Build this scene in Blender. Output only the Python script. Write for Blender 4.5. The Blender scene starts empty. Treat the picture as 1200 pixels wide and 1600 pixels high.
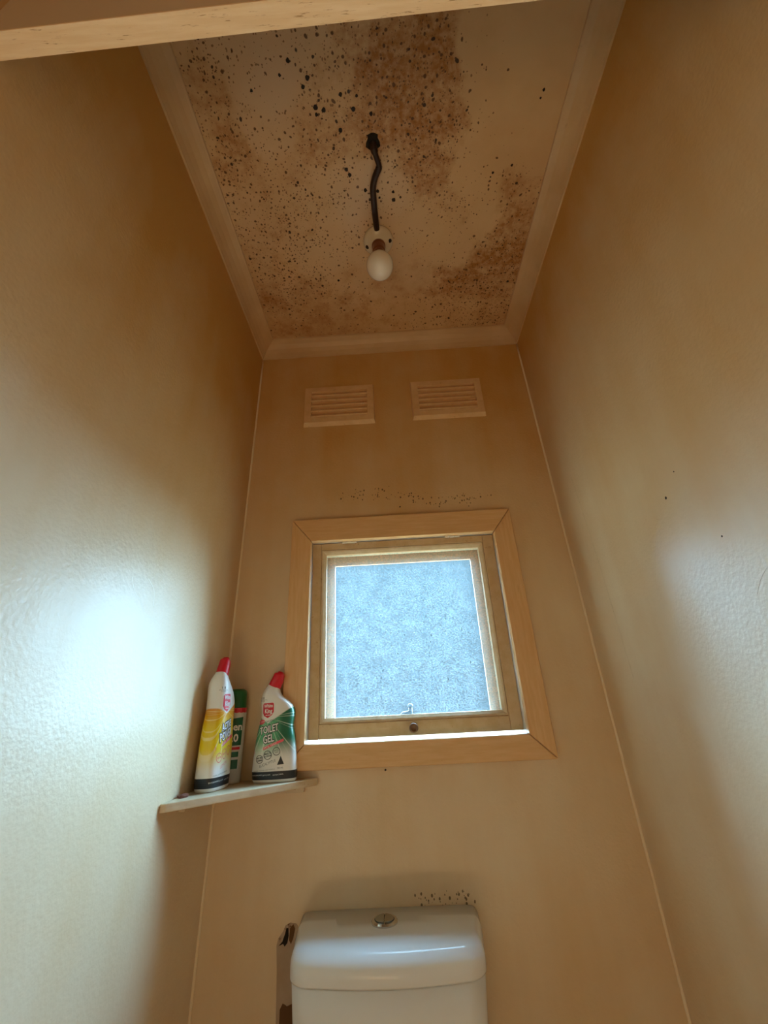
import bpy, bmesh, math, random
from mathutils import Vector, Matrix, noise

random.seed(7)
scene = bpy.context.scene
COL = scene.collection
Z0 = 2.48                 # height of the cornice's lower edge above the floor
CEIL = Z0 + 0.05
W = 0.9                   # room width
Y_END = -2.3              # rear wall of the passage behind the camera

# ------------------------------------------------------------------ camera
cam_d = bpy.data.cameras.new('camera')
cam_d.sensor_fit = 'HORIZONTAL'; cam_d.sensor_width = 36.0
cam_d.lens = 36.0 * 641.9 / 1200.0
cam_d.clip_start = 0.01
cam = bpy.data.objects.new('camera', cam_d); COL.objects.link(cam)
cam.location = (0.4211, -1.0657, Z0 - 1.1358)
cam.rotation_euler = tuple(math.radians(a) for a in (115.696, 2.576, 2.196))
scene.camera = cam

# ------------------------------------------------------------------ sky, lights, exposure
world = bpy.data.worlds.new('sky'); scene.world = world; world.use_nodes = True
wn, wl = world.node_tree.nodes, world.node_tree.links
wn.clear()
w_out = wn.new('ShaderNodeOutputWorld'); w_bg = wn.new('ShaderNodeBackground')
w_tc = wn.new('ShaderNodeTexCoord'); w_sep = wn.new('ShaderNodeSeparateXYZ')
w_ramp = wn.new('ShaderNodeValToRGB')          # overcast sky: the zenith three times the horizon
w_ramp.color_ramp.elements[0].position = 0.0; w_ramp.color_ramp.elements[0].color = (0.15, 0.29, 0.38, 1)
w_ramp.color_ramp.elements[1].position = 1.0; w_ramp.color_ramp.elements[1].color = (0.45, 0.87, 1.14, 1)
wl.new(w_tc.outputs['Generated'], w_sep.inputs[0]); wl.new(w_sep.outputs[2], w_ramp.inputs[0])
wl.new(w_ramp.outputs[0], w_bg.inputs[0]); wl.new(w_bg.outputs[0], w_out.inputs[0])
w_bg.inputs[1].default_value = 0.95

def area_light(name, loc, rot, sx, sy, power, color, portal=False):
    d = bpy.data.lights.new(name, 'AREA'); d.shape = 'RECTANGLE'; d.size = sx; d.size_y = sy
    d.energy = power; d.color = color
    if portal: d.cycles.is_portal = True
    o = bpy.data.objects.new(name, d); COL.objects.link(o); o.location = loc; o.rotation_euler = rot
    return o
# guides the sampling of the sky through the window opening (gives off no light itself)
area_light('window_portal', (0.45, 0.14, Z0 - 0.95), (math.radians(-90), 0, 0), 0.52, 0.52, 1, (1, 1, 1), True)
# an added warm fill light, unseen, low in the passage behind the camera, shining up into the room
area_light('passage_fill', (0.20, -1.65, 0.45), Vector((0.27, 0.0, 0.96)).to_track_quat('-Z', 'Y').to_euler(), 0.45, 0.45, 6.6, (1.0, 0.67, 0.35))
# hazy sun in front of the window, spread wide by thin cloud
sun_d = bpy.data.lights.new('sun', 'SUN'); sun_d.energy = 78.0; sun_d.color = (0.45, 0.75, 1.0); sun_d.angle = math.radians(94)
sun = bpy.data.objects.new('sun', sun_d); COL.objects.link(sun)
sun.rotation_euler = Vector((-0.20, -0.87, -0.40)).to_track_quat('-Z', 'Y').to_euler()

vs = scene.view_settings
vs.view_transform = 'Standard'; vs.look = 'None'; vs.gamma = 1.0; vs.use_curve_mapping = False
vs.exposure = 0.0
cy = scene.cycles
cy.use_denoising = True
cy.max_bounces = 16; cy.diffuse_bounces = 10; cy.glossy_bounces = 4; cy.transmission_bounces = 6; cy.transparent_max_bounces = 12

# ------------------------------------------------------------------ material helpers
def mat(name, color, rough=0.5, metal=0.0, spec=0.5, coat=0.0):
    m = bpy.data.materials.new(name); m.use_nodes = True
    b = m.node_tree.nodes['Principled BSDF']
    b.inputs['Base Color'].default_value = (*color, 1); b.inputs['Roughness'].default_value = rough
    b.inputs['Metallic'].default_value = metal; b.inputs['Specular IOR Level'].default_value = spec
    b.inputs['Coat Weight'].default_value = coat
    return m
class N:
    """small node-building helper"""
    def __init__(s, m): s.m = m; s.t = m.node_tree; s.b = s.t.nodes.get('Principled BSDF')
    def new(s, typ, **kw):
        n = s.t.nodes.new('ShaderNode' + typ)
        for k, v in kw.items():
            if k.startswith('i_'): n.inputs[k[2:].replace('_', ' ')].default_value = v
            else: setattr(n, k, v)
        return n
    def link(s, a, b): s.t.links.new(a, b)
    def val(s, sock, v):
        if isinstance(v, (int, float, tuple)): sock.default_value = v
        else: s.link(v, sock)
    def coords(s, scale=(1, 1, 1), kind='Object'):
        tc = s.new('TexCoord'); mp = s.new('Mapping'); mp.inputs['Scale'].default_value = scale
        s.link(tc.outputs[kind], mp.inputs['Vector']); return mp.outputs[0]
    def noise(s, scale, detail=3, rough=0.55, vec=None):
        n = s.new('TexNoise'); n.inputs['Scale'].default_value = scale; n.inputs['Detail'].default_value = detail
        n.inputs['Roughness'].default_value = rough
        s.link(vec if vec is not None else s.coords(), n.inputs['Vector']); return n.outputs[0]
    def math(s, op, a, b=0.0, c=0.0, clamp=False):
        n = s.new('Math'); n.operation = op; n.use_clamp = clamp
        s.val(n.inputs[0], a); s.val(n.inputs[1], b); s.val(n.inputs[2], c); return n.outputs[0]
    def ramp(s, f, a, b, lo=0.0, hi=1.0, smooth=True):
        n = s.new('MapRange'); n.interpolation_type = 'SMOOTHSTEP' if smooth else 'LINEAR'
        s.link(f, n.inputs[0]); s.val(n.inputs[1], a); s.val(n.inputs[2], b)
        n.inputs[3].default_value = lo; n.inputs[4].default_value = hi; return n.outputs[0]
    def mix(s, f, a, b):
        n = s.new('Mix'); n.data_type = 'RGBA'
        s.val(n.inputs[0], f)
        for sock, v in ((n.inputs[6], a), (n.inputs[7], b)):
            if isinstance(v, tuple): sock.default_value = (*v[:3], 1)
            else: s.link(v, sock)
        return n.outputs[2]
    def attr(s, name):
        n = s.new('Attribute'); n.attribute_name = name; return n.outputs['Fac']
    def bump(s, h, strength, dist=0.001, chain=None):
        n = s.new('Bump'); n.inputs['Strength'].default_value = strength; n.inputs['Distance'].default_value = dist
        s.link(h, n.inputs['Height'])
        if chain is not None: s.link(chain, n.inputs['Normal'])
        return n.outputs[0]
    def color(s, c): s.link(c, s.b.inputs['Base Color'])
    def rough(s, c): s.link(c, s.b.inputs['Roughness'])
    def normal(s, c): s.link(c, s.b.inputs['Normal'])

def voronoi_spots(n, vec, scale, density, rmax):
    """round spots: one per voronoi cell, each with its own size, kept where density beats a random number"""
    v = n.new('TexVoronoi'); v.inputs['Scale'].default_value = scale; v.inputs['Randomness'].default_value = 1.0
    n.link(vec, v.inputs['Vector'])
    sep = n.new('SeparateXYZ'); n.link(v.outputs['Color'], sep.inputs[0])
    keep = n.ramp(n.math('SUBTRACT', density, sep.outputs[0]), 0.0, 0.12)
    rad = n.math('MULTIPLY_ADD', n.math('POWER', sep.outputs[1], 2.0), rmax * 0.62, rmax * 0.38)
    rad = n.math('MULTIPLY', rad, keep)
    lo = n.math('MULTIPLY', rad, 0.7)
    inside = n.math('SUBTRACT', 1.0, n.ramp(v.outputs['Distance'], lo, n.math('ADD', rad, 0.0005)))
    return n.math('MULTIPLY', inside, keep)

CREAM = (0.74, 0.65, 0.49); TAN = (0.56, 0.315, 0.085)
def wall_material():
    m = mat('stained_cream_paint', CREAM, 0.36, spec=0.24); n = N(m)
    co = n.coords()
    stain = n.attr('stain'); mould = n.attr('mould')  # on the side walls stain also carries shade painted near the ceiling
    blotch = n.noise(3.0, 5, 0.6, co)
    streak = n.noise(1.0, 4, 0.6, n.coords((9, 9, 1.4)))
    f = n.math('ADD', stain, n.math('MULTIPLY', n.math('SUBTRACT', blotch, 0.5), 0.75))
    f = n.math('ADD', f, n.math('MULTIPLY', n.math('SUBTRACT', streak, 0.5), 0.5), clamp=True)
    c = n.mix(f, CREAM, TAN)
    sp = voronoi_spots(n, n.coords((1, 1, 0.7)), 190.0, n.math('MULTIPLY', mould, n.ramp(n.noise(22, 3, 0.6, co), 0.25, 0.55)), 0.5)
    c = n.mix(n.math('MULTIPLY', sp, 0.8), c, (0.05, 0.03, 0.015))
    n.color(c)
    peel = n.noise(150.0, 2, 0.5, co)
    big = n.noise(14.0, 2, 0.5, co)
    n.normal(n.bump(peel, 0.36, 0.0018, n.bump(big, 0.25, 0.004)))
    n.rough(n.math('MULTIPLY_ADD', n.noise(6, 3, 0.5, co), 0.12, 0.30))
    return m
def ceiling_material():
    m = mat('mouldy_ceiling_paint', (0.45, 0.31, 0.17), 0.5, spec=0.4); n = N(m)
    co = n.coords()
    spot = n.attr('mould'); brown = n.attr('stain'); pale = n.attr('pale')
    base = n.mix(n.ramp(n.noise(5, 5, 0.6, co), 0.3, 0.7), (0.66, 0.46, 0.25), (0.58, 0.38, 0.19))
    base = n.mix(pale, base, (0.66, 0.50, 0.36))
    brk = n.noise(19, 6, 0.72, co)
    b = n.ramp(n.math('ADD', brown, n.math('MULTIPLY', n.math('SUBTRACT', brk, 0.5), 1.1)), 0.25, 0.8)
    fine = n.noise(70, 4, 0.65, co)
    b = n.math('MULTIPLY', b, n.ramp(fine, 0.3, 0.62, 0.35, 1.0))
    base = n.mix(b, base, (0.34, 0.135, 0.025))
    wob = n.new('VectorMath'); wob.operation = 'MULTIPLY_ADD'
    nz = n.new('TexNoise'); nz.inputs['Scale'].default_value = 40; n.link(co, nz.inputs['Vector'])
    n.link(nz.outputs['Color'], wob.inputs[0]); wob.inputs[1].default_value = (0.012, 0.012, 0); n.link(co, wob.inputs[2])
    wv = wob.outputs[0]
    dens = n.math('MULTIPLY', spot, n.ramp(n.noise(11, 4, 0.6, co), 0.25, 0.6, 0.85, 1.5))
    s1 = voronoi_spots(n, wv, 62.0, n.math('MULTIPLY', dens, 0.48), 0.28)
    s2 = voronoi_spots(n, wv, 105.0, n.math('MULTIPLY', dens, 1.0), 0.42)
    s3 = voronoi_spots(n, wv, 170.0, dens, 0.46)
    c = n.mix(n.math('MULTIPLY', s3, 0.75), base, (0.16, 0.07, 0.025))
    c = n.mix(n.math('MULTIPLY', s2, 0.9), c, (0.085, 0.035, 0.014))
    c = n.mix(n.math('MULTIPLY', s1, 0.95), c, (0.03, 0.013, 0.008))
    n.color(c)
    n.normal(n.bump(n.noise(60, 3, 0.6, co), 0.25, 0.0015))
    return m
def wood_paint(name, c1, c2, worn, scale=(1, 1, 1), rough=0.45, wearlim=(0.62, 0.72)):
    m = mat(name, c1, rough, spec=0.4); n = N(m)
    co = n.coords(scale)
    f = n.noise(7.0, 5, 0.6, co)
    c = n.mix(n.ramp(f, 0.3, 0.7), c1, c2)
    w = n.noise(16.0, 5, 0.7, co)
    c = n.mix(n.ramp(w, *wearlim), c, worn)
    n.color(c); n.normal(n.bump(n.noise(45, 3, 0.5, co), 0.2, 0.0008)); return m

M = {}
M['wall'] = wall_material(); M['ceiling'] = ceiling_material()
M['cornice'] = wood_paint('cornice_paint', (0.62, 0.44, 0.25), (0.55, 0.37, 0.19), (0.25, 0.13, 0.06), (1, 1, 1), 0.4, (0.68, 0.8))
M['bead'] = mat('corner_filler', (0.80, 0.70, 0.52), 0.45)
M['header_paint'] = mat('header_paint', (0.56, 0.46, 0.34), 0.6)
M['header_wood'] = wood_paint('worn_header_wood', (0.92, 0.78, 0.58), (0.84, 0.67, 0.45), (0.46, 0.29, 0.14), (2.2, 30, 30), 0.55, (0.60, 0.68))
M['casing_h'] = wood_paint('casing_paint_across', (0.74, 0.49, 0.25), (0.68, 0.42, 0.19), (0.54, 0.30, 0.12), (2, 10, 22), 0.42)
M['casing_v'] = wood_paint('casing_paint_upright', (0.74, 0.49, 0.25), (0.68, 0.42, 0.19), (0.54, 0.30, 0.12), (22, 10, 2), 0.42)
M['sash'] = wood_paint('sash_paint', (0.60, 0.46, 0.29), (0.53, 0.38, 0.21), (0.36, 0.20, 0.08), (6, 10, 6), 0.42)
M['lining'] = wood_paint('window_lining_paint', (0.72, 0.66, 0.55), (0.66, 0.58, 0.46), (0.5, 0.36, 0.2), (6, 6, 6), 0.45)
M['outer'] = wood_paint('outer_frame_wood', (0.86, 0.58, 0.37), (0.80, 0.50, 0.30), (0.40, 0.26, 0.18), (5, 10, 5), 0.6)
M['gap'] = mat('dark_joint', (0.035, 0.018, 0.008), 0.9)
M['vent'] = wood_paint('vent_paint', (0.72, 0.50, 0.27), (0.66, 0.44, 0.22), (0.36, 0.22, 0.10), (6, 6, 6), 0.5)
M['shelf'] = wood_paint('shelf_paint', (0.66, 0.57, 0.42), (0.58, 0.47, 0.31), (0.42, 0.28, 0.14), (4, 4, 12), 0.42)
M['floor'] = mat('floor_lino', (0.60, 0.48, 0.34), 0.5)
M['ground'] = mat('terracotta_paving', (0.60, 0.33, 0.15), 0.9)
M['white_plastic'] = mat('white_cistern_plastic', (0.72, 0.76, 0.78), 0.09, spec=0.16)
M['bottle'] = mat('white_bottle_plastic', (0.80, 0.79, 0.74), 0.3)
M['red'] = mat('red_cap_plastic', (0.62, 0.005, 0.02), 0.32)
M['green'] = mat('green_cap_plastic', (0.004, 0.13, 0.035), 0.35)
M['p_red'] = mat('red_print', (0.62, 0.02, 0.04), 0.4)
M['p_pink'] = mat('red_banner_print', (0.78, 0.09, 0.12), 0.4)
M['p_dark'] = mat('dark_print', (0.012, 0.02, 0.022), 0.4)
M['p_white'] = mat('white_print', (0.82, 0.82, 0.80), 0.4)
M['p_grey'] = mat('grey_print', (0.16, 0.18, 0.17), 0.4)
M['p_green'] = mat('green_print', (0.005, 0.11, 0.05), 0.4)
M['p_salmon'] = mat('salmon_print', (0.75, 0.25, 0.2), 0.4)
M['can'] = mat('white_can_paint', (0.62, 0.62, 0.58), 0.35)
M['chrome'] = mat('chrome', (0.62, 0.62, 0.60), 0.12, 1.0)
M['chrome_dark'] = mat('chrome_worn', (0.36, 0.37, 0.35), 0.2, 1.0)
M['opal'] = mat('opal_glass', (0.86, 0.83, 0.76), 0.14, spec=0.6, coat=0.4)
M['ceramic'] = mat('ivory_porcelain', (0.66, 0.58, 0.44), 0.25)
M['bakelite'] = mat('brown_bakelite', (0.20, 0.065, 0.025), 0.35)
M['cable'] = mat('black_cable_rubber', (0.022, 0.010, 0.009), 0.45)
M['black'] = mat('black_hole', (0.008, 0.006, 0.005), 0.9)
M['mouldspot'] = mat('black_mould', (0.014, 0.010, 0.010), 0.8)
M['plaster'] = wood_paint('bare_plaster', (0.46, 0.36, 0.27), (0.38, 0.27, 0.17), (0.16, 0.08, 0.03), (1, 1, 1), 0.8, (0.58, 0.66))
M['rot'] = mat('rotten_brown_board', (0.12, 0.055, 0.018), 0.85)
M['knob'] = mat('dark_bronze_knob', (0.16, 0.09, 0.05), 0.35, 0.5)
M['leaf'] = mat('brown_scrap', (0.16, 0.05, 0.03), 0.7)
M['stay'] = mat('grey_metal_stay', (0.12, 0.16, 0.19), 0.4, 0.6)

def glass_material():
    m = bpy.data.materials.new('obscure_glass'); m.use_nodes = True; n = N(m)
    n.t.nodes.remove(n.b)
    out = n.t.nodes['Material Output']
    co = n.coords()
    g1 = n.noise(230, 3, 0.65, n.coords((1, 1, 1.5))); g2 = n.noise(30, 4, 0.6, co)
    tr = n.new('BsdfTransparent'); tr.inputs[0].default_value = (0.90, 0.96, 1.0, 1)
    tl = n.new('BsdfTranslucent'); tl.inputs[0].default_value = (0.80, 0.88, 0.94, 1)
    gl = n.new('BsdfGlossy'); gl.inputs['Roughness'].default_value = 0.25; gl.inputs[0].default_value = (0.8, 0.85, 0.9, 1)
    bmp = n.bump(g1, 0.5, 0.001)
    n.link(bmp, gl.inputs['Normal'])
    n.link(n.mix(n.ramp(g1, 0.34, 0.68), (1.0, 1.0, 1.0), (0.76, 0.89, 0.95)), tr.inputs[0])
    f = n.math('MULTIPLY_ADD', n.math('SUBTRACT', g1, 0.5), 0.12, 0.02)
    f = n.math('MULTIPLY_ADD', n.math('SUBTRACT', g2, 0.5), 0.03, f, clamp=True)
    a = n.new('MixShader'); n.link(f, a.inputs[0]); n.link(tr.outputs[0], a.inputs[1]); n.link(tl.outputs[0], a.inputs[2])
    b = n.new('MixShader'); b.inputs[0].default_value = 0.07; n.link(a.outputs[0], b.inputs[1]); n.link(gl.outputs[0], b.inputs[2])
    n.link(b.outputs[0], out.inputs['Surface'])
    return m
M['glass'] = glass_material()

# ------------------------------------------------------------------ object helpers
def tag(o, label=None, cat=None, group=None, kind=None):
    if label: o['label'] = label
    if cat: o['category'] = cat
    if group: o['group'] = group
    if kind: o['kind'] = kind
    return o
def link_mesh(name, me, m, parent=None, smooth=False):
    o = bpy.data.objects.new(name, me); COL.objects.link(o)
    if m is not None and not me.materials: me.materials.append(m)
    if smooth:
        for p in me.polygons: p.use_smooth = True
    if parent is not None: o.parent = parent
    return o
def from_bm(name, bm, m, parent=None, smooth=False, origin=None):
    bmesh.ops.recalc_face_normals(bm, faces=bm.faces)
    if origin is not None: bmesh.ops.translate(bm, verts=bm.verts, vec=-Vector(origin))
    me = bpy.data.meshes.new(name); bm.to_mesh(me); bm.free()
    o = link_mesh(name, me, m, parent, smooth)
    if origin is not None: o.location = origin
    return o
def empty(name, loc, parent=None):
    o = bpy.data.objects.new(name, None); COL.objects.link(o); o.location = loc; o.empty_display_size = 0.05
    if parent is not None: o.parent = parent
    return o
def hexa(bm, v8):
    """v8: four bottom corners then four top corners, same order"""
    vs_ = [bm.verts.new(v) for v in v8]
    for f in ((0, 1, 2, 3), (7, 6, 5, 4), (0, 4, 5, 1), (1, 5, 6, 2), (2, 6, 7, 3), (3, 7, 4, 0)):
        bm.faces.new([vs_[i] for i in f])
def box(bm, x0, x1, y0, y1, z0, z1, fn=None):
    v = [(x0, y0, z0), (x1, y0, z0), (x1, y1, z0), (x0, y1, z0), (x0, y0, z1), (x1, y0, z1), (x1, y1, z1), (x0, y1, z1)]
    hexa(bm, [fn(*p) for p in v] if fn else v)
def bevel(bm, w, seg=2):
    bmesh.ops.recalc_face_normals(bm, faces=bm.faces)
    bmesh.ops.bevel(bm, geom=list(bm.edges), offset=w, segments=seg, affect='EDGES', profile=0.6, clamp_overlap=True)
def boxobj(name, b, m, parent=None, bev=0.0, fn=None, local=None):
    bm = bmesh.new(); box(bm, *b, fn=fn)
    if bev: bevel(bm, bev)
    if local is not None: bmesh.ops.translate(bm, verts=bm.verts, vec=-Vector(local))
    return from_bm(name, bm, m, parent)
def lathe(bm, prof, c=(0, 0, 0), seg=32, axis='z'):
    """prof: (radius, height) pairs"""
    rings = []
    for r, h in prof:
        ring = []
        for i in range(seg):
            a = 2 * math.pi * i / seg
            p = (r * math.cos(a), r * math.sin(a), h) if axis == 'z' else (r * math.cos(a), h, r * math.sin(a))
            ring.append(bm.verts.new((c[0] + p[0], c[1] + p[1], c[2] + p[2])))
        rings.append(ring)
    for a, b in zip(rings, rings[1:]):
        for i in range(seg):
            j = (i + 1) % seg
            bm.faces.new((a[i], a[j], b[j], b[i]))
    bm.faces.new(rings[0][::-1]); bm.faces.new(rings[-1])
def tube(bm, pts, rad, seg=10):
    pts = [Vector(p) for p in pts]; rings = []
    for i, p in enumerate(pts):
        d = (pts[min(i + 1, len(pts) - 1)] - pts[max(i - 1, 0)]).normalized()
        s = d.cross(Vector((0, 0, 1)))
        if s.length < 1e-4: s = Vector((1, 0, 0))
        s.normalize(); u = s.cross(d)
        r = rad[i] if isinstance(rad, (list, tuple)) else rad
        rings.append([bm.verts.new(p + (s * math.cos(2 * math.pi * k / seg) + u * math.sin(2 * math.pi * k / seg)) * r) for k in range(seg)])
    for a, b in zip(rings, rings[1:]):
        for i in range(seg):
            j = (i + 1) % seg
            bm.faces.new((a[i], a[j], b[j], b[i]))
    bm.faces.new(rings[0][::-1]); bm.faces.new(rings[-1])
def catmull(pts, sub):
    out = []
    n = len(pts)
    for i in range(n - 1):
        p0, p1, p2, p3 = pts[max(i - 1, 0)], pts[i], pts[i + 1], pts[min(i + 2, n - 1)]
        for k in range(sub):
            t = k / sub
            out.append(tuple(0.5 * (2 * b + (c - a) * t + (2 * a - 5 * b + 4 * c - d) * t * t + (-a + 3 * b - 3 * c + d) * t ** 3)
                             for a, b, c, d in zip(p0, p1, p2, p3)))
    out.append(tuple(pts[-1])); return out

def grid_sheet(name, u_range, v_range, step, place, attrs, m, hole=None, flip=False, thick=0.1):
    """a wall or ceiling sheet on a fine grid whose vertices carry stain attributes; solidified away from the room"""
    nu = max(1, round((u_range[1] - u_range[0]) / step)); nv = max(1, round((v_range[1] - v_range[0]) / step))
    us = [u_range[0] + (u_range[1] - u_range[0]) * i / nu for i in range(nu + 1)]
    vs2 = [v_range[0] + (v_range[1] - v_range[0]) * j / nv for j in range(nv + 1)]
    verts = [place(u, v) for v in vs2 for u in us]
    faces = []
    for j in range(nv):
        for i in range(nu):
            uc, vc = (us[i] + us[i + 1]) / 2, (vs2[j] + vs2[j + 1]) / 2
            if hole and hole[0] < uc < hole[1] and hole[2] < vc < hole[3]: continue
            a = j * (nu + 1) + i
            f = (a, a + 1, a + nu + 2, a + nu + 1)
            faces.append(f[::-1] if flip else f)
    me = bpy.data.meshes.new(name); me.from_pydata(verts, [], faces)
    for k, fn in attrs.items():
        at = me.attributes.new(k, 'FLOAT', 'POINT')
        at.data.foreach_set('value', [fn(u, v) for v in vs2 for u in us])
    me.update()
    o = link_mesh(name, me, m)
    sol = o.modifiers.new('thickness', 'SOLIDIFY'); sol.thickness = thick; sol.offset = -1
    tag(o, kind='structure')
    return o
def fbm(x, y, z, o=4): return noise.fractal(Vector((x, y, z)), 1.0, 2.0, o)
def clamp(v, a=0.0, b=1.0): return max(a, min(b, v))
def sstep(a, b, x):
    t = clamp((x - a) / (b - a)); return t * t * (3 - 2 * t)

# ------------------------------------------------------------------ room shell
def side_stain_shade(phase, base, amp):
    def f(u, v):      # u along y, v height: tobacco-brown deposit on the upper part, stain and painted-in shade near the ceiling
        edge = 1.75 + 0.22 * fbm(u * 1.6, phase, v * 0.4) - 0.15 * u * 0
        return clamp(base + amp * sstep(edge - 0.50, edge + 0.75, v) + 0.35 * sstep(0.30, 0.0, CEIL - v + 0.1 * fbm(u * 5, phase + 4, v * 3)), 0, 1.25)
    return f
zero = lambda u, v: 0.0
wall_left = grid_sheet('wall_left', (Y_END, 0.0), (0.0, CEIL), 0.02, lambda u, v: (0, u, v), {'stain': side_stain_shade(3.1, 0.26, 0.74), 'mould': zero}, M['wall'])
wall_right = grid_sheet('wall_right', (Y_END, 0.0), (0.0, CEIL), 0.02, lambda u, v: (W, u, v), {'stain': side_stain_shade(8.7, 0.20, 0.52), 'mould': zero}, M['wall'], flip=True)
def back_stain(u, v):
    return clamp(0.30 + 0.62 * sstep(1.5, 2.4, v + 0.12 * fbm(u * 4, 1.7, v * 2)), 0, 1.25)
def back_mould(u, v):
    z = v - Z0
    a = math.exp(-((z + 0.578 + 0.02 * math.sin(u * 13)) / 0.018) ** 2) * sstep(0.24, 0.34, u) * sstep(0.74, 0.66, u)
    b = math.exp(-((z + 1.478) / 0.016) ** 2) * sstep(0.40, 0.46, u) * sstep(0.56, 0.53, u)
    return clamp(1.1 * a + 1.3 * b)
WH = (0.185, 0.715, Z0 - 1.21, Z0 - 0.69)
wall_back = grid_sheet('wall_back', (-0.1, W + 0.1), (0.0, CEIL), 0.01, lambda u, v: (u, 0, v), {'stain': back_stain, 'mould': back_mould}, M['wall'], hole=WH, flip=False)
tag(wall_left, 'stained cream wall on the left side'); tag(wall_right, 'stained cream wall on the right side'); tag(wall_back, 'stained cream back wall with the window')

# mould map of the ceiling: x, y, spots, brown stain, pale
CEIL_PTS = [
 (.05,-.80,.35,.25,.1),(.10,-.70,.75,.45,.0),(.16,-.76,.45,.15,.45),(.22,-.70,.25,.10,.75),(.20,-.60,.35,.25,.45),(.10,-.58,.85,.55,.0),
 (.30,-.78,.45,.20,.45),(.34,-.68,.60,.40,.25),(.40,-.76,.55,.50,.1),(.46,-.70,.75,.75,.0),(.52,-.76,.80,.65,.0),(.58,-.72,.85,.75,.0),
 (.64,-.74,.10,.05,.05),(.66,-.64,.10,.05,.05),(.61,-.62,.75,.65,.0),(.52,-.62,.85,.75,.0),(.44,-.60,.70,.65,.0),(.30,-.58,.65,.50,.1),
 (.20,-.52,.60,.40,.1),(.08,-.45,.55,.30,.2),(.08,-.35,.70,.35,.1),(.16,-.40,.85,.35,.1),(.25,-.45,.80,.30,.15),(.34,-.50,.65,.25,.35),
 (.41,-.50,.30,.10,.7),(.40,-.43,.35,.10,.65),(.47,-.46,.40,.10,.5),(.53,-.55,.90,.65,.0),(.58,-.50,.90,.60,.0),(.62,-.44,.60,.45,.0),(.66,-.48,.15,.1,.0),
 (.54,-.40,.25,.10,.1),(.60,-.36,.20,.15,.0),(.66,-.30,.15,.20,.0),(.72,-.40,.05,.10,.0),(.76,-.36,.55,.60,.0),(.78,-.45,.45,.55,.0),(.79,-.30,.80,.75,.0),(.73,-.27,.50,.60,.0),
 (.70,-.55,.08,.0,.0),(.76,-.62,.05,.0,.05),(.80,-.75,.02,.0,.05),(.72,-.78,.02,.0,.1),(.82,-.55,.02,.0,.05),(.70,-.85,.02,.0,.1),
 (.22,-.33,.75,.25,.15),(.14,-.28,.75,.35,.05),(.10,-.20,.60,.50,.0),(.22,-.24,.60,.45,.0),(.30,-.34,.50,.15,.2),(.34,-.26,.25,.35,.0),(.40,-.30,.2,.2,.1),
 (.48,-.30,.15,.20,.1),(.46,-.22,.10,.45,.0),(.55,-.24,.15,.35,.05),(.62,-.22,.45,.60,.0),(.70,-.20,.80,.65,.0),(.78,-.20,.85,.55,.0),(.80,-.12,.70,.40,.0),(.70,-.12,.65,.35,.0),
 (.58,-.13,.35,.25,.0),(.46,-.12,.15,.35,.0),(.34,-.13,.2,.45,.0),(.20,-.12,.25,.45,.0),(.10,-.10,.25,.45,.0),(.03,-.3,.5,.35,0),(.03,-.6,.5,.35,0)]
def ceil_attr(k):
    cache = {}
    def f(u, v):
        u2 = u + 0.025 * fbm(u * 9, v * 9, 2.2); v2 = v + 0.025 * fbm(u * 9, v * 9, 9.2)
        if v < -0.95: return 0.0
        s = w = 0.0
        for p in CEIL_PTS:
            d = (p[0] - u2) ** 2 + (p[1] - v2) ** 2
            g = 1.0 / (d + 2e-5) ** 2
            s += g * p[k]; w += g
        return s / w
    return f
ceiling = grid_sheet('ceiling', (-0.1, W + 0.1), (-0.95, 0.1), 0.0125, lambda u, v: (u, v, CEIL),
                     {'mould': ceil_attr(2), 'stain': ceil_attr(3), 'pale': ceil_attr(4)}, M['ceiling'], flip=True)
tag(ceiling, 'tan ceiling speckled with black mould and brown stains')
o = boxobj('ceiling_passage', (-0.1, W + 0.1, Y_END - 0.1, -0.951, CEIL, CEIL + 0.1), M['header_paint']); o.name = 'ceiling'; tag(o, 'plain ceiling of the passage behind', kind='structure')
tag(boxobj('floor', (-0.1, W + 0.1, Y_END - 0.1, 0.1, -0.1, 0.0), M['floor']), 'brown floor', kind='structure')
tag(boxobj('wall_rear', (-0.1, W + 0.1, Y_END - 0.1, Y_END, 0.0, CEIL), M['wall']), 'rear wall of the passage', kind='structure')
tag(boxobj('ground', (-30, 30, 0.3, 60, -0.4, -0.3), M['ground']), 'ground outside the window', kind='structure')

# black mould dots that stand out one by one on the ceiling (parts of the ceiling)
SPOTS = [(.309,-.646,5),(.309,-.634,3.5),(.326,-.641,4.5),(.366,-.664,4),(.358,-.604,4.5),(.362,-.529,4.5),(.369,-.517,4.5),
 (.405,-.482,4.5),(.436,-.478,4),(.415,-.460,3.5),(.475,-.474,3.5),(.476,-.456,5),(.391,-.639,4.5),(.429,-.629,4),(.301,-.693,4.5),(.289,-.680,4),
 (.304,-.246,3.5),(.828,-.206,4),(.267,-.720,4),(.803,-.648,3),(.800,-.635,2.2),(.767,-.514,3),(.723,-.501,3),(.719,-.492,2),(.40,-.66,3),(.245,-.70,3),(.18,-.68,3),(.44,-.463,3)]
def disc_mesh(seed):
    rnd = random.Random(seed); bm = bmesh.new()
    top = [bm.verts.new((math.cos(a) * r, math.sin(a) * r, 0)) for a, r in ((2 * math.pi * i / 12, 1 + rnd.uniform(-.16, .16)) for i in range(12))]
    low = [bm.verts.new((v.co.x * 0.7, v.co.y * 0.7, -0.12)) for v in top]
    for i in range(12): bm.faces.new((top[i], top[(i + 1) % 12], low[(i + 1) % 12], low[i]))
    bm.faces.new(low); bmesh.ops.recalc_face_normals(bm, faces=bm.faces)
    me = bpy.data.meshes.new('mould_spot'); bm.to_mesh(me); bm.free(); me.materials.append(M['mouldspot']); return me
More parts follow.
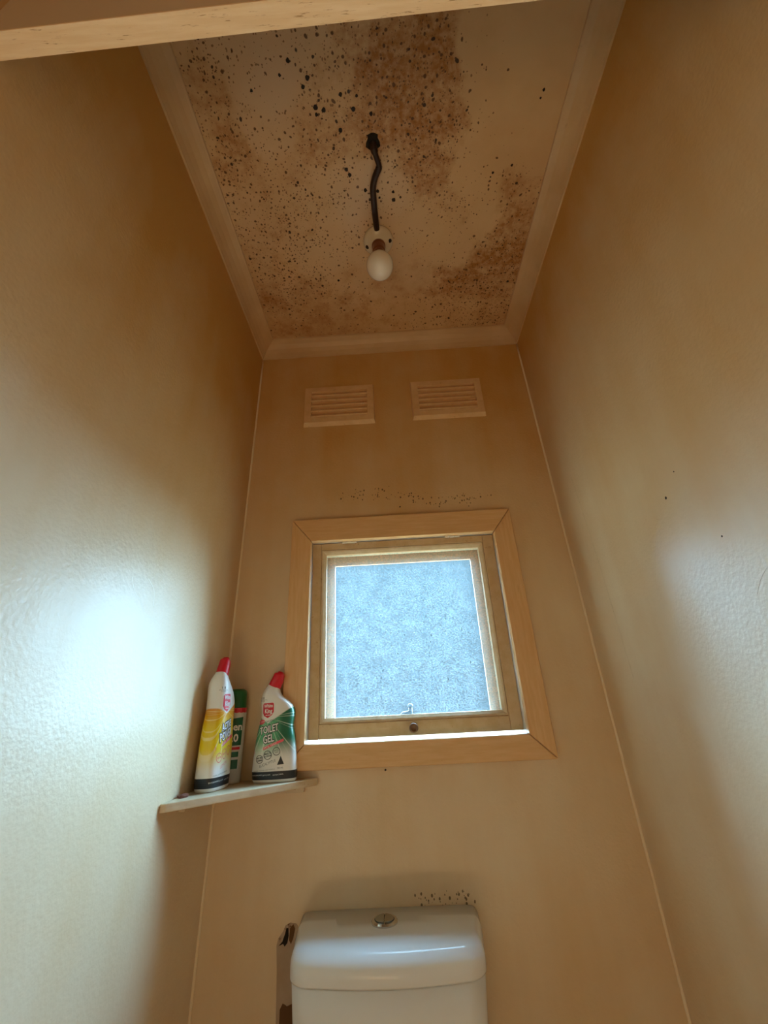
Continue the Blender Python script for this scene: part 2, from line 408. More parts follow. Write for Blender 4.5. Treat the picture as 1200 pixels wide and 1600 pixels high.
DISCS = [disc_mesh(i) for i in range(4)]
for i, (x, y, r) in enumerate(SPOTS):
    o = bpy.data.objects.new('mould_spot', DISCS[i % 4]); COL.objects.link(o); o.parent = ceiling
    o.location = (x, y, CEIL); o.scale = (r * 0.001,) * 3; o.rotation_euler = (0, 0, i * 1.3)
# the ragged cable hole
bm = bmesh.new()
lathe(bm, [(0.016, 0.0), (0.014, -0.002), (0.002, -0.0025)], (0, 0, 0), 14)
for v in bm.verts:
    v.co.x *= 1 + 0.25 * math.sin(5 * math.atan2(v.co.y, v.co.x)); v.co.y *= 1.15
o = from_bm('cable_hole', bm, M['black'], ceiling); o.location = (0.430, -0.578, CEIL)
# small holes and marks in the walls
for (px, py, pz, r, par) in ((W, -.415, Z0 - .827, 2.6, wall_right), (W, -.455, Z0 - .798, 1.4, wall_right), (W, -.494, Z0 - .931, 1.5, wall_right), (.45, 0, Z0 - .610, 2.2, wall_back), (.378, 0, Z0 - 1.256, 2.2, wall_back)):
    o = bpy.data.objects.new('nail_hole', DISCS[0]); COL.objects.link(o); o.parent = par; o.location = (px, py, pz); o.scale = (r * 0.001,) * 3
    o.rotation_euler = (0, math.radians(90), 0) if par is wall_right else (math.radians(-90), 0, 0)

def crack(pts, par):
    bm = bmesh.new(); tube(bm, catmull(pts, 3), 0.00028, 5); from_bm('paint_crack', bm, M['shelf'], par)
crack([(0, -.440, Z0 - .925), (0, -.425, Z0 - .945), (0, -.405, Z0 - .955), (0, -.385, Z0 - .972), (0, -.350, Z0 - .978), (0, -.335, Z0 - .985)], wall_left)
crack([(0, -.395, Z0 - .915), (0, -.372, Z0 - .930), (0, -.366, Z0 - .955)], wall_left)
crack([(W, -.560, Z0 - .985), (W, -.530, Z0 - 1.000), (W, -.510, Z0 - 1.020)], wall_right)
crack([(W, -.115, Z0 - .60), (W, -.130, Z0 - .80), (W, -.137, Z0 - 1.00), (W, -.140, Z0 - 1.10)], wall_right)
# cornice: a coved moulding along three sides, mitred at the corners
COVE = [(0.0, 0.0), (0.0045, 0.0), (0.006, 0.004), (0.012, 0.016), (0.020, 0.027), (0.031, 0.037), (0.042, 0.043), (0.046, 0.0445), (0.047, 0.05), (0.0, 0.05)]
def cornice(name, side, label):
    bm = bmesh.new(); rings = []
    for end in (0, 1):
        ring = []
        for d, h in COVE:
            z = Z0 + h
            if side == 'back': p = (d if end == 0 else W - d, -d, z)
            elif side == 'left': p = (d, -d if end == 0 else -0.885, z)
            else: p = (W - d, -d if end == 0 else -0.885, z)
            ring.append(bm.verts.new(p))
        rings.append(ring)
    n_ = len(COVE)
    for i in range(n_):
        bm.faces.new((rings[0][i], rings[0][(i + 1) % n_], rings[1][(i + 1) % n_], rings[1][i]))
    bm.faces.new(rings[0]); bm.faces.new(rings[1][::-1])
    tag(from_bm(name, bm, M['cornice']), label, kind='structure')
cornice('trim_1', 'left', 'coved cornice along the left wall'); cornice('trim_2', 'right', 'coved cornice along the right wall'); cornice('trim_3', 'back', 'coved cornice above the vents')
# filler beads in the two back corners
for nm, x in (('trim_4', 0.0015), ('trim_5', W - 0.0015)):
    bm = bmesh.new(); tube(bm, [(x, -0.0012, k * (Z0 - 0.001) / 30) for k in range(31)], 0.0032, 8)
    tag(from_bm(nm, bm, M['bead'], smooth=True), 'filler bead in the corner of the walls', kind='structure')

# door head across the room just in front of the camera: thin partition with a worn timber edge
hy = lambda x: -0.882 - 0.0244 * x
def head(name, z0, z1, f0, f1, m, label):
    bm = bmesh.new()
    hexa(bm, [(0.0, hy(0) - f1, z0), (W, hy(W) - f1, z0), (W, hy(W) - f0, z0), (0.0, hy(0) - f0, z0),
              (0.0, hy(0) - f1, z1), (W, hy(W) - f1, z1), (W, hy(W) - f0, z1), (0.0, hy(0) - f0, z1)])
    return tag(from_bm(name, bm, m), label, kind='structure')
head('trim_6', Z0 - 0.45, Z0 - 0.447, 0.0, 0.0215, M['header_wood'], 'worn timber edge of the door head')
head('wall_front', Z0 - 0.447, CEIL, 0.0005, 0.0215, M['header_paint'], 'brown painted partition above the doorway')

# ------------------------------------------------------------------ window
win = empty('window_1', (0.45, 0, Z0 - 0.95)); tag(win, 'small timber awning window with obscure glass', kind='structure')
WO = Vector(win.location)
OX0, OX1, OZ0, OZ1 = 0.144, 0.755, Z0 - 1.249, Z0 - 0.643       # casing, outside
IX0, IX1, IZ0, IZ1 = 0.199, 0.702, Z0 - 1.199, Z0 - 0.709       # casing, inside
def casing(pts, m):
    """pts: four x/z corners; a flat board 18 mm thick"""
    bm = bmesh.new()
    hexa(bm, [(x, 0.0, z) for x, z in pts] + [(x, -0.018, z) for x, z in pts])
    bevel(bm, 0.0012, 1); bmesh.ops.translate(bm, verts=bm.verts, vec=-WO)
    return from_bm('casing', bm, m, win)
g = 0.0009
casing([(OX0 + g, OZ1), (OX1 - g, OZ1), (IX1 - g, IZ1), (IX0 + g, IZ1)], M['casing_h'])
casing([(OX0 + g, OZ0), (OX1 - g, OZ0), (IX1 - g, IZ0), (IX0 + g, IZ0)], M['casing_h'])
casing([(OX0, OZ0 + g), (OX0, OZ1 - g), (IX0, IZ1 - g), (IX0, IZ0 + g)], M['casing_v'])
casing([(OX1, OZ0 + g), (OX1, OZ1 - g), (IX1, IZ1 - g), (IX1, IZ0 + g)], M['casing_v'])
# lining boards of the opening, from the casing out to the wall's face
LX0, LX1, LZ0, LZ1 = IX0, IX1, IZ0 - 0.002, IZ1 + 0.001
for b in ((LX0 - 0.012, LX0, 0.0, 0.12, LZ0 - 0.012, LZ1 + 0.012), (LX1, LX1 + 0.012, 0.0, 0.12, LZ0 - 0.012, LZ1 + 0.012),
          (LX0, LX1, 0.0, 0.12, LZ1, LZ1 + 0.012), (LX0, LX1, 0.0, 0.12, LZ0 - 0.012, LZ0)):
    boxobj('lining', b, M['lining'], win, local=WO)
# sash, hung at the top and pushed out a little at the foot
sash = empty('sash', (0, 0, 0), win); sash.name = 'sash'
ST = Z0 - 0.711; TILT = math.radians(1.7)
def smap(x, y, z):
    d = z - ST                                  # negative below the hinge
    xx = x
    yy = 0.004 + y * math.cos(TILT) - d * math.sin(TILT)
    zz = ST + d * math.cos(TILT) + y * math.sin(TILT)
    return (xx - WO.x, yy - WO.y, zz - WO.z)
SX0, SX1, SZ0 = 0.2003, 0.7007, Z0 - 1.1925
GX0, GX1, GZ0, GZ1 = 0.237, 0.659, Z0 - 1.149, Z0 - 0.742       # sight line of the glass
BW = 0.013
TH = 0.036
boxobj('stile', (SX0, GX0 - BW, 0, TH, SZ0, ST), M['sash'], sash, 0.0008, smap)
boxobj('stile', (GX1 + BW, SX1, 0, TH, SZ0, ST), M['sash'], sash, 0.0008, smap)
boxobj('rail', (GX0 - BW + .0004, GX1 + BW - .0004, 0, TH, GZ1 + BW, ST), M['sash'], sash, 0.0008, smap)
boxobj('rail', (GX0 - BW + .0004, GX1 + BW - .0004, 0, TH, SZ0, GZ0 - BW), M['sash'], sash, 0.0008, smap)
def bead(a, b, inx, inz):
    """a glazing bead from corner a to corner b (outer line), sloping in to the glass"""
    bm = bmesh.new()
    prof = [(0.0, 0.003), (0.002, 0.001), (0.006, 0.003), (BW, 0.009), (BW, 0.017), (0.0, 0.017)]
    rings = []
    for end, (ax, az) in enumerate((a, b)):
        sx = inx[end]; sz = inz[end]
        rings.append([bm.verts.new(smap(ax + sx * t, y, az + sz * t)) for t, y in prof])
    k = len(prof)
    for i in range(k): bm.faces.new((rings[0][i], rings[0][(i + 1) % k], rings[1][(i + 1) % k], rings[1][i]))
    bm.faces.new(rings[0]); bm.faces.new(rings[1][::-1])
    return from_bm('bead', bm, M['sash'], sash)
BX0, BX1, BZ0, BZ1 = GX0 - BW, GX1 + BW, GZ0 - BW, GZ1 + BW
bead((BX0, BZ1), (BX1, BZ1), (1, -1), (-1, -1)); bead((BX0, BZ0), (BX1, BZ0), (1, -1), (1, 1))
bead((BX0, BZ0), (BX0, BZ1), (1, 1), (1, -1)); bead((BX1, BZ0), (BX1, BZ1), (-1, -1), (1, -1))
boxobj('pane', (BX0 + .001, BX1 - .001, 0.0172, 0.0192, BZ0 + .001, BZ1 - .001), M['glass'], sash, 0, smap)
# outer lip of the sash that holds the pane from outside
for b in ((BX0, GX0 - .002, 0.0195, TH, BZ0, BZ1), (GX1 + .002, BX1, 0.0195, TH, BZ0, BZ1), (GX0 - .002, GX1 + .002, 0.0195, TH, GZ1 + .002, BZ1), (GX0 - .002, GX1 + .002, 0.0195, TH, BZ0, GZ0 - .002)):
    boxobj('glazing_lip', b, M['lining'], sash, 0, smap)
# outer screen frame fixed to the back of the sash, seen through the glass
FX0, FX1, FZ0, FZ1 = GX0 + 0.019, GX1 - 0.019, GZ0 - 0.002, GZ1 - 0.021
for b in ((SX0 + .004, FX0, 0.046, 0.055, SZ0 + .004, ST - .004), (FX1, SX1 - .004, 0.046, 0.055, SZ0 + .004, ST - .004), (FX0, FX1, 0.046, 0.055, FZ1, ST - .004), (FX0, FX1, 0.046, 0.055, SZ0 + .004, FZ0)):
    boxobj('outer_frame', b, M['outer'], sash, 0.001, smap)
# small dark specks caught in the glass
for x, z, h in ((.548,-.905,.013),(.508,-.950,.005),(.588,-.938,.008),(.505,-.965,.003),(.600,-1.02,.006),(.54,-1.055,.006),(.563,-1.06,.005),(.38,-1.03,.006),(.375,-1.045,.006),(.42,-.99,.003),(.455,-1.135,.006),(.44,-.945,.003),(.63,-.77,.004)):
    boxobj('speck', (x - .0008, x + .0008, .0166, .0171, Z0 + z - h / 2 - .02, Z0 + z + h / 2 - .02), M['stay'], sash, 0, smap)
# two butt hinges at the head of the sash
for hx0, hx1 in ((0.283, 0.323), (0.568, 0.609)):
    bm = bmesh.new(); y_, z_ = -0.0005 - WO.y, ST + 0.0005 - WO.z
    for k in range(3):
        a = hx0 + (hx1 - hx0) * (k + 0.04) / 3 - WO.x; b = hx0 + (hx1 - hx0) * (k + 0.96) / 3 - WO.x
        tube(bm, [(a, y_, z_), (b, y_, z_)], 0.0035, 10)
    from_bm('hinge', bm, M['lining'], win, smooth=False)
# knob of the window stay and the stay's pin behind the pane
bm = bmesh.new(); lathe(bm, [(0.005, 0.012), (0.005, 0.002), (0.0095, 0.0), (0.0105, -0.004), (0.010, -0.009), (0.0065, -0.0105), (0.006, -0.009), (0.001, -0.0085)], (0, 0, 0), 20, 'y')
kx, ky, kz = smap(0.447, -0.005, Z0 - 1.177)
o = from_bm('stay_knob', bm, M['knob'], sash, smooth=True); o.location = (kx, ky, kz)
bm = bmesh.new(); px, py, pz = smap(0.443, 0.030, Z0 - 1.152)
tube(bm, [(px, py, pz), (px, py, pz + .006), (px, py, pz + .018)], 0.0045, 10)
tube(bm, [(px, py, pz + .018), (px, py, pz + .0225), (px, py, pz + .026)], [0.006, 0.0065, 0.003], 10)
tube(bm, [(px - .028, py, pz - .002), (px - .018, py, pz + .004), (px, py, pz + .006)], [0.003, 0.005, 0.005], 8)
from_bm('stay_pin', bm, M['stay'], sash, smooth=True)

# ------------------------------------------------------------------ wall vents
def air_vent(x0, x1, z0, z1, label):
    c = Vector(((x0 + x1) / 2, 0, z0)); t = empty('air_vent', c)
    tag(t, label, 'vent', 'pair of wall vents above the window')
    fw, fh = 0.024, 0.026; yf = -0.011
    def fr(a, b):                                         # bevelled frame board: quad at the wall, smaller quad in front
        bm = bmesh.new(); hexa(bm, [Vector(p) - c for p in a] + [Vector(p) - c for p in b])
        return bm
    e = 0.006
    o4 = [(x0, z0), (x1, z0), (x1, z1), (x0, z1)]
    f4 = [(x0 + e * .5, z0 + e * 1.6), (x1 - e * .5, z0 + e * 1.6), (x1 - e * .5, z1 - e * .4), (x0 + e * .5, z1 - e * .4)]
    i4 = [(x0 + fw, z0 + fh + .004), (x1 - fw, z0 + fh + .004), (x1 - fw, z1 - fh + .006), (x0 + fw, z1 - fh + .006)]
    bm = bmesh.new()
    ring = lambda q, y: [bm.verts.new(Vector((x, y, z)) - c) for x, z in q]
    A, B, C_, D = ring(o4, 0.0), ring(f4, yf), ring(i4, yf), ring(i4, -0.0005)
    for P, Q in ((A, B), (B, C_), (C_, D)):
        for i in range(4): bm.faces.new((P[i], P[(i + 1) % 4], Q[(i + 1) % 4], Q[i]))
    bm.faces.new(D); bm.faces.new(A[::-1])
    from_bm('frame', bm, M['vent'], t)
    n_ = 5; zz0, zz1 = i4[0][1], i4[2][1]; p = (zz1 - zz0) / n_
    for k in range(n_):
        za = zz0 + k * p
        xa, xb = i4[0][0] + .0005, i4[1][0] - .0005
        bm = bmesh.new()
        # each slat slopes outwards towards its lower edge
        prof = [(-0.0008, za + p * 1.0), (-0.0115, za + p * 0.30), (-0.0122, za + p * 0.18), (-0.0105, za + p * 0.10), (-0.0008, za + p * 0.16)]
        ra = [bm.verts.new(Vector((xa, y, z)) - c) for y, z in prof]; rb = [bm.verts.new(Vector((xb, y, z)) - c) for y, z in prof]
        for i in range(5): bm.faces.new((ra[i], ra[(i + 1) % 5], rb[(i + 1) % 5], rb[i]))
        bm.faces.new(ra); bm.faces.new(rb[::-1])
        from_bm('slat', bm, M['vent'], t)
    return t
air_vent(0.158, 0.390, Z0 - 0.306, Z0 - 0.150, "left-hand tan louvred wall vent above the window, on the corner shelf's side")
air_vent(0.511, 0.746, Z0 - 0.304, Z0 - 0.151, 'right-hand tan louvred wall vent above the window, farther from the corner shelf')

# ------------------------------------------------------------------ corner shelf
SHZ = Z0 - 1.264
sh = empty('corner_shelf', (0, 0, SHZ)); tag(sh, 'cream painted triangular corner shelf holding the cleaning bottles', 'shelf')
outline = [(0.0005, -0.0005), (0.228, -0.0005), (0.229, -0.012), (0.224, -0.020), (0.160, -0.082), (0.100, -0.140), (0.018, -0.224), (0.009, -0.232), (0.0005, -0.233)]
bm = bmesh.new(); top = [bm.verts.new((x, y, 0)) for x, y in outline]; low = [bm.verts.new((x, y, -0.013)) for x, y in outline]
k = len(outline)
for i in range(k): bm.faces.new((top[i], top[(i + 1) % k], low[(i + 1) % k], low[i]))
bm.faces.new(top); bm.faces.new(low[::-1]); bevel(bm, 0.0015, 2)
from_bm('board', bm, M['shelf'], sh)
boxobj('cleat', (0.02, 0.20, -0.012, -0.0005, -0.025, -0.0132), M['shelf'], sh, 0.001)
boxobj('cleat', (0.0005, 0.012, -0.16, -0.014, -0.025, -0.0132), M['shelf'], sh, 0.001)

# ------------------------------------------------------------------ angled-neck cleaner bottles
# outline of the flat side, in hundredths: (left x, left z), (right x, right z), half thickness
def crop(x, y): return ((x - 435 - 0.058 * (1480 - y)) * 0.1624e-3, (1480 - y) * 0.222 / 1410)
RINGS = [((180, 1480), (685, 1480), 20), ((150, 1470), (700, 1468), 23.5), ((135, 1440), (706, 1440), 25), ((128, 1390), (710, 1390), 25.5), ((130, 1320), (711, 1320), 26), ((150, 1130), (705, 1130), 26),
         ((178, 930), (694, 950), 26), ((212, 790), (674, 810), 25.5), ((236, 700), (688, 715), 25), ((238, 610), (694, 630), 24.5), ((229, 510), (672, 550), 23.5),
         ((231, 440), (606, 480), 23.5), ((253, 370), (530, 425), 22.5), ((290, 308), (494, 370), 18.5), ((325, 252), (482, 312), 13)]
CAPR = [((322, 258), (490, 322), 14), ((333, 238), (494, 300), 14), ((372, 165), (530, 222), 13.5), ((408, 98), (548, 150), 12.5), ((420, 88), (546, 128), 11), ((445, 88), (540, 112), 8.5), ((455, 80), (534, 100), 8), ((468, 70), (524, 86), 7)]
def prep(rs): return [(*crop(*l), *crop(*r), d * 1e-3) for l, r, d in rs]
BODY = catmull(prep(RINGS), 4); CAP = prep(CAPR)
def superel(t, n_):
    c, s = math.cos(t), math.sin(t)
    return math.copysign(abs(c) ** (2 / n_), c), math.copysign(abs(s) ** (2 / n_), s)
def loft(bm, rs, n_=3.2, seg=40, S=(1, 1, 1)):
    rings = []
    for lx, lz, rx, rz, d in rs:
        ring = []
        for i in range(seg):
            a, b = superel(2 * math.pi * (i + 0.5) / seg, n_)
            f = (a + 1) / 2
            ring.append(bm.verts.new(((lx + (rx - lx) * f) * S[0], b * d * S[1], (lz + (rz - lz) * f) * S[2])))
        rings.append(ring)
    for p, q in zip(rings, rings[1:]):
        for i in range(seg):
            j = (i + 1) % seg; bm.faces.new((p[i], p[j], q[j], q[i]))
    bm.faces.new(rings[0][::-1]); bm.faces.new(rings[-1])
def ring_at(z):
    for a, b in zip(BODY, BODY[1:]):
        za, zb = (a[1] + a[3]) / 2, (b[1] + b[3]) / 2
        if za <= z <= zb:
            t = (z - za) / max(zb - za, 1e-6); return [p + (q - p) * t for p, q in zip(a, b)]
    return BODY[-1]
def on_front(x, z, S, off=0.0003, n_=3.2):
    """point of the printed front at flat coordinates x, z (unscaled bottle)"""
    r = ring_at(z)
    for _ in range(2):
        f = clamp((x - r[0]) / (r[2] - r[0])); z_ = z - (r[1] + (r[3] - r[1]) * f - (r[1] + r[3]) / 2)
        r = ring_at(z_)
    f = clamp((x - r[0]) / (r[2] - r[0]), 0.004, 0.996); u = abs(2 * f - 1)
    y = -r[4] * (1 - u ** n_) ** (1 / n_)
    return (x * S[0], y * S[1] - off, z * S[2])
def print_poly(name, pts, m, parent, S, off=0.0004, sub=1):
    """flat print: polygon given in crop pixels laid on the bottle's front"""
    P = [crop(*p) for p in pts]
    bm = bmesh.new(); bm.faces.new([bm.verts.new((x, 0, z)) for x, z in P])
    bmesh.ops.triangulate(bm, faces=bm.faces)
    if sub: bmesh.ops.subdivide_edges(bm, edges=bm.edges, cuts=sub, use_grid_fill=True)
    for v in bm.verts: v.co = Vector(on_front(v.co.x, v.co.z, S, off))
    return from_bm(name, bm, m, parent)
def text_mesh(body, size, shear=0.0, bold=0.0):
    cu = bpy.data.curves.new('t', 'FONT'); cu.body = body; cu.size = size; cu.align_x = 'CENTER'; cu.align_y = 'CENTER'; cu.shear = shear
    cu.offset = bold; cu.resolution_u = 2
    to = bpy.data.objects.new('t', cu); COL.objects.link(to)
    dg = bpy.context.evaluated_depsgraph_get(); me = bpy.data.meshes.new_from_object(to.evaluated_get(dg))
    bpy.data.objects.remove(to); bpy.data.curves.remove(cu); return me
def print_text(body, cx, cy_, size, rot, m, parent, S, off=0.0007, shear=0.0, bold=0.0, sx=1.0, fn=None, name='lettering'):
    """lettering centred on crop pixel (cx, cy_), size in crop pixels, rot in degrees"""
    k = 0.1624e-3
    me = text_mesh(body, size * k, shear, bold * k); x0, z0 = crop(cx, cy_); ca, sa = math.cos(math.radians(rot)), math.sin(math.radians(rot))
    place = fn or (lambda x, z: on_front(x, z, S, off))
    for v in me.vertices:
        x, z = v.co.x * sx, v.co.y
        v.co = Vector(place(x0 + x * ca - z * sa, z0 + x * sa + z * ca))
    me.materials.clear()
    return link_mesh(name, me, m, parent)
def ell(cx, cy_, rx, ry, n_=18, rot=0.0):
    ca, sa = math.cos(rot), math.sin(rot)
    return [(cx + rx * math.cos(a) * ca - ry * math.sin(a) * sa, cy_ + rx * math.cos(a) * sa + ry * math.sin(a) * ca) for a in (2 * math.pi * i / n_ for i in range(n_))]
def ring_print(cx, cy_, r0, r1, m, parent, S, off=0.0006):
    bm = bmesh.new(); A = [bm.verts.new(on_front(*crop(x, y), S, off)) for x, y in ell(cx, cy_, r0, r0, 20)]; B = [bm.verts.new(on_front(*crop(x, y), S, off)) for x, y in ell(cx, cy_, r1, r1, 20)]
    for i in range(20): bm.faces.new((A[i], A[(i + 1) % 20], B[(i + 1) % 20], B[i]))
    return from_bm('roundel', bm, m, parent)
def body_material(name, kind):
    """white bottle with a printed burst of rays; drawn in the bottle's own coordinates"""
    m = mat(name, (0.78, 0.78, 0.74), 0.28); n = N(m)
    tc = n.new('TexCoord'); sep = n.new('SeparateXYZ'); n.link(tc.outputs['Object'], sep.inputs[0])
    x, z = sep.outputs[0], sep.outputs[2]
    y = sep.outputs[1]
    cx, cz = crop(360, 690)
    xx = n.math('SUBTRACT', x, cx); zz = n.math('SUBTRACT', z, cz)
    ang = n.math('ARCTAN2', zz, xx)
    rays = n.new('TexNoise'); rays.noise_dimensions = '1D'; rays.inputs['Scale'].default_value = 11.0; rays.inputs['Detail'].default_value = 3; n.link(ang, rays.inputs['W'])
    streak = n.ramp(rays.outputs[0], 0.56, 0.64)
    if kind == 'green':
        dark, light, edge = (0.003, 0.13, 0.06), (0.10, 0.42, 0.20), (0.80, 0.86, 0.74)
        up = n.math('MULTIPLY_ADD', n.math('ABSOLUTE', xx), 0.62, cz - 0.012)     # upper boundary rises to both sides
        top = n.math('SUBTRACT', 1.0, n.ramp(n.math('SUBTRACT', z, up), -0.0015, 0.0015))
        fade = n.ramp(z, crop(0, 1230)[1], crop(0, 930)[1])
        bodyc = n.mix(n.ramp(n.math('ABSOLUTE', xx), 0.012, 0.034), light, dark)
        bodyc = n.mix(n.math('MULTIPLY', streak, 0.5), bodyc, edge)
    else:
        dark, light, edge = (0.70, 0.26, 0.004), (0.83, 0.55, 0.02), (0.9, 0.78, 0.35)
        up = n.math('MULTIPLY_ADD', n.math('ABSOLUTE', xx), 0.45, cz - 0.004)
        top = n.math('SUBTRACT', 1.0, n.ramp(n.math('SUBTRACT', z, up), -0.0015, 0.0015))
        fade = n.ramp(z, crop(0, 1300)[1], crop(0, 1060)[1])
        bodyc = n.mix(n.ramp(z, crop(0, 900)[1], crop(0, 640)[1]), (0.80, 0.62, 0.01), dark)
        bodyc = n.mix(n.math('MULTIPLY', streak, 0.75), bodyc, edge)
    c = n.mix(n.math('MULTIPLY', top, fade), (0.78, 0.78, 0.74), bodyc)
    band = n.math('MULTIPLY', n.ramp(z, crop(0, 1440)[1] - .0003, crop(0, 1440)[1] + .0003), n.math('SUBTRACT', 1.0, n.ramp(z, crop(0, 1345)[1] - .0003, crop(0, 1345)[1] + .0003)))
    c = n.mix(band, c, (0.012, 0.018, 0.026))
    n.color(c); return m
def bottle(loc, rz, S, kind, label):
    t = empty('cleaner_bottle', loc); t.rotation_euler = (0, 0, math.radians(rz)); tag(t, label, 'bottle', 'angled-neck cleaner bottles on the shelf')
    bm = bmesh.new(); loft(bm, BODY, S=(1, 1, 1)); body = from_bm('body', bm, body_material('printed_bottle_' + kind, kind), t, smooth=True)
    body.scale = S
    bm = bmesh.new(); loft(bm, CAP, 2.3, 24, S=S); cap = from_bm('cap', bm, M['red'], t)
    mod = cap.modifiers.new('bevel', 'BEVEL'); mod.width = 0.0008; mod.segments = 2; mod.limit_method = 'ANGLE'
    # shield with the maker's name
    print_poly('shield', [(272, 520), (292, 500), (420, 494), (440, 510), (440, 625), (415, 668), (350, 712), (292, 680), (272, 640)], M['p_white'], t, S, 0.0003)
    print_poly('shield', [(280, 525), (296, 508), (416, 502), (432, 516), (432, 622), (410, 660), (350, 700), (298, 672), (280, 636)], M['p_red'], t, S, 0.0006)
    print_text('White', 356, 545, 60, 2, M['p_white'], t, S, 0.0009, bold=1.5, sx=.8)
    print_text('King', 358, 612, 76, 2, M['p_white'], t, S, 0.0009, bold=2, sx=.78)
    print_poly('small_flag', [(318, 660), (390, 656), (390, 664), (318, 668)], M['p_white'], t, S, 0.0009, 0)
    print_poly('corner_mark', [(250, 425), (292, 425), (292, 452), (250, 452)], M['p_grey'], t, S, 0.0005, 0)
    print_text('CARING FOR', 286, 464, 18, 0, M['p_grey'], t, S, 0.0006); print_text('HOMES', 275, 480, 18, 0, M['p_grey'], t, S, 0.0006)
    for x, w_ in ((215, 110), (345, 120), (495, 140)):
        print_text({215: 'BIODEGRADABLE', 345: 'SEPTIC SAFE', 495: 'ANTIBACTERIAL'}[x], x, 1385, 19, 3, M['p_white'], t, S, 0.0006)
    if kind == 'green':
        print_poly('red_flash', ell(263, 748, 52, 30, 16, -0.25), M['p_pink'], t, S, 0.0004)
        print_text('ACTION', 263, 748, 28, 12, M['p_white'], t, S, 0.0008)
        print_text('STAIN REMOVAL', 395, 735, 36, 12, M['p_dark'], t, S, 0.0006, 0.15, sx=.62)
        for wrd, cx, cyy, sz in (('TOILET', 370, 842, 118), ('GEL', 362, 962, 130)):
            print_text(wrd, cx, cyy, sz, 11, M['p_dark'], t, S, 0.0006, 0.12, bold=11, sx=.66, name='lettering_outline')
            print_text(wrd, cx, cyy, sz, 11, M['p_white'], t, S, 0.0011, 0.12, bold=2.5, sx=.66)
        print_poly('banner', [(168, 1105), (566, 962), (570, 992), (172, 1140)], M['p_pink'], t, S, 0.0004, 2)
        print_text('HOSPITAL GRADE', 370, 1051, 34, 19.5, M['p_white'], t, S, 0.0008, 0.2, sx=.8)
        for cx, cyy, r in ((250, 1198, 50), (358, 1152, 54), (474, 1112, 50)):
            ring_print(cx, cyy, r, r - 7, M['p_dark'], t, S)
        print_text('99.9%', 250, 1186, 30, 10, M['p_dark'], t, S, bold=1); print_text('GERMS', 252, 1214, 22, 10, M['p_dark'], t, S, bold=1)
        print_text('MULTI', 358, 1136, 30, 10, M['p_dark'], t, S, bold=1); print_text('ACTION', 360, 1166, 24, 10, M['p_dark'], t, S, bold=1)
        print_text('SEPTIC', 474, 1102, 22, 10, M['p_dark'], t, S); print_text('SAFE', 476, 1124, 22, 10, M['p_dark'], t, S)
        print_text('EUCALYPTUS', 355, 1252, 46, 17, M['p_grey'], t, S, 0.0006, 0.15, sx=.8)
        print_poly('triangle_mark', [(483, 1272), (572, 1266), (530, 1168)], M['p_dark'], t, S, 0.0005)
        print_text('CLEANS, SANITISES AND FRESHENS', 312, 1328, 18, 4, M['p_grey'], t, S); print_text('700 mL', 522, 1308, 26, 4, M['p_dark'], t, S)
    else:
        for wrd, cx, cyy, sz in (('ACTIVE', 375, 842, 100), ('POWER', 366, 940, 118)):
            print_text(wrd, cx, cyy, sz, 14, M['p_dark'], t, S, 0.0006, 0.12, bold=11, sx=.66, name='lettering_outline')
            print_text(wrd, cx, cyy, sz, 14, M['p_white'], t, S, 0.0011, 0.12, bold=2.5, sx=.66)
        print_poly('banner', [(188, 1052), (560, 935), (564, 968), (192, 1090)], M['p_pink'], t, S, 0.0004, 2)
        print_text('HOSPITAL GRADE', 376, 1012, 34, 17, M['p_white'], t, S, 0.0008, 0.2, sx=.8)
        for cx, cyy, r in ((250, 1160, 50), (362, 1128, 54), (474, 1098, 50)):
            ring_print(cx, cyy, r, r - 8, M['p_salmon'], t, S)
        print_text('99.9%', 250, 1160, 28, 10, M['p_salmon'], t, S, bold=1); print_text('MULTI', 362, 1128, 28, 10, M['p_salmon'], t, S, bold=1)
        print_text('LEMON', 365, 1235, 46, 17, M['p_salmon'], t, S, 0.0006, 0.15)
        print_text('CLEANS, SANITISES AND FRESHENS', 330, 1318, 20, 4, M['p_grey'], t, S)
    return t
bottle((0.143, -0.029, SHZ), 3, (1.0, 1.0, 1.0), 'green', 'white toilet gel bottle with green label and bent red-capped neck, beside window')
bottle((0.0345, -0.101, SHZ), 85, (0.90, 0.92, 1.13), 'yellow', 'taller white cleaner bottle with yellow-orange label, turned sideways at the left wall')

# ------------------------------------------------------------------ aerosol can behind the yellow bottle
R = 0.0235
can = empty('spray_can', (0.0395, -0.0255, SHZ)); tag(can, 'white and green aerosol can half hidden behind the yellow bottle', 'spray can')
bm = bmesh.new(); lathe(bm, [(R * .9, 0), (R, 0.003), (R, 0.136), (R * .97, 0.139), (R * .86, 0.147), (R * .86, 0.149)], seg=36)
cb = from_bm('body', bm, M['can'], can, smooth=True)
bm = bmesh.new(); lathe(bm, [(R * .93, 0.147), (R * .93, 0.150), (R * .90, 0.176), (R * .84, 0.183), (R * .6, 0.187)], seg=36); from_bm('cap', bm, M['green'], can, smooth=True)
def on_can(a, z, off=0.0003): return ((R + off) * math.sin(a), -(R + off) * math.cos(a), z)
def can_patch(a0, a1, z0, z1, m, name='label_panel', off=0.0003, slope=0.0):
    bm = bmesh.new(); k = 14
    top = [bm.verts.new(on_can(a0 + (a1 - a0) * i / k, z1 + slope * i / k, off)) for i in range(k + 1)]; low = [bm.verts.new(on_can(a0 + (a1 - a0) * i / k, z0, off)) for i in range(k + 1)]
    for i in range(k): bm.faces.new((low[i], low[i + 1], top[i + 1], top[i]))
    return from_bm(name, bm, m, can)
can_patch(-math.pi, math.pi, 0.1365, 0.1465, M['p_red'], 'red_band', 0.0002)
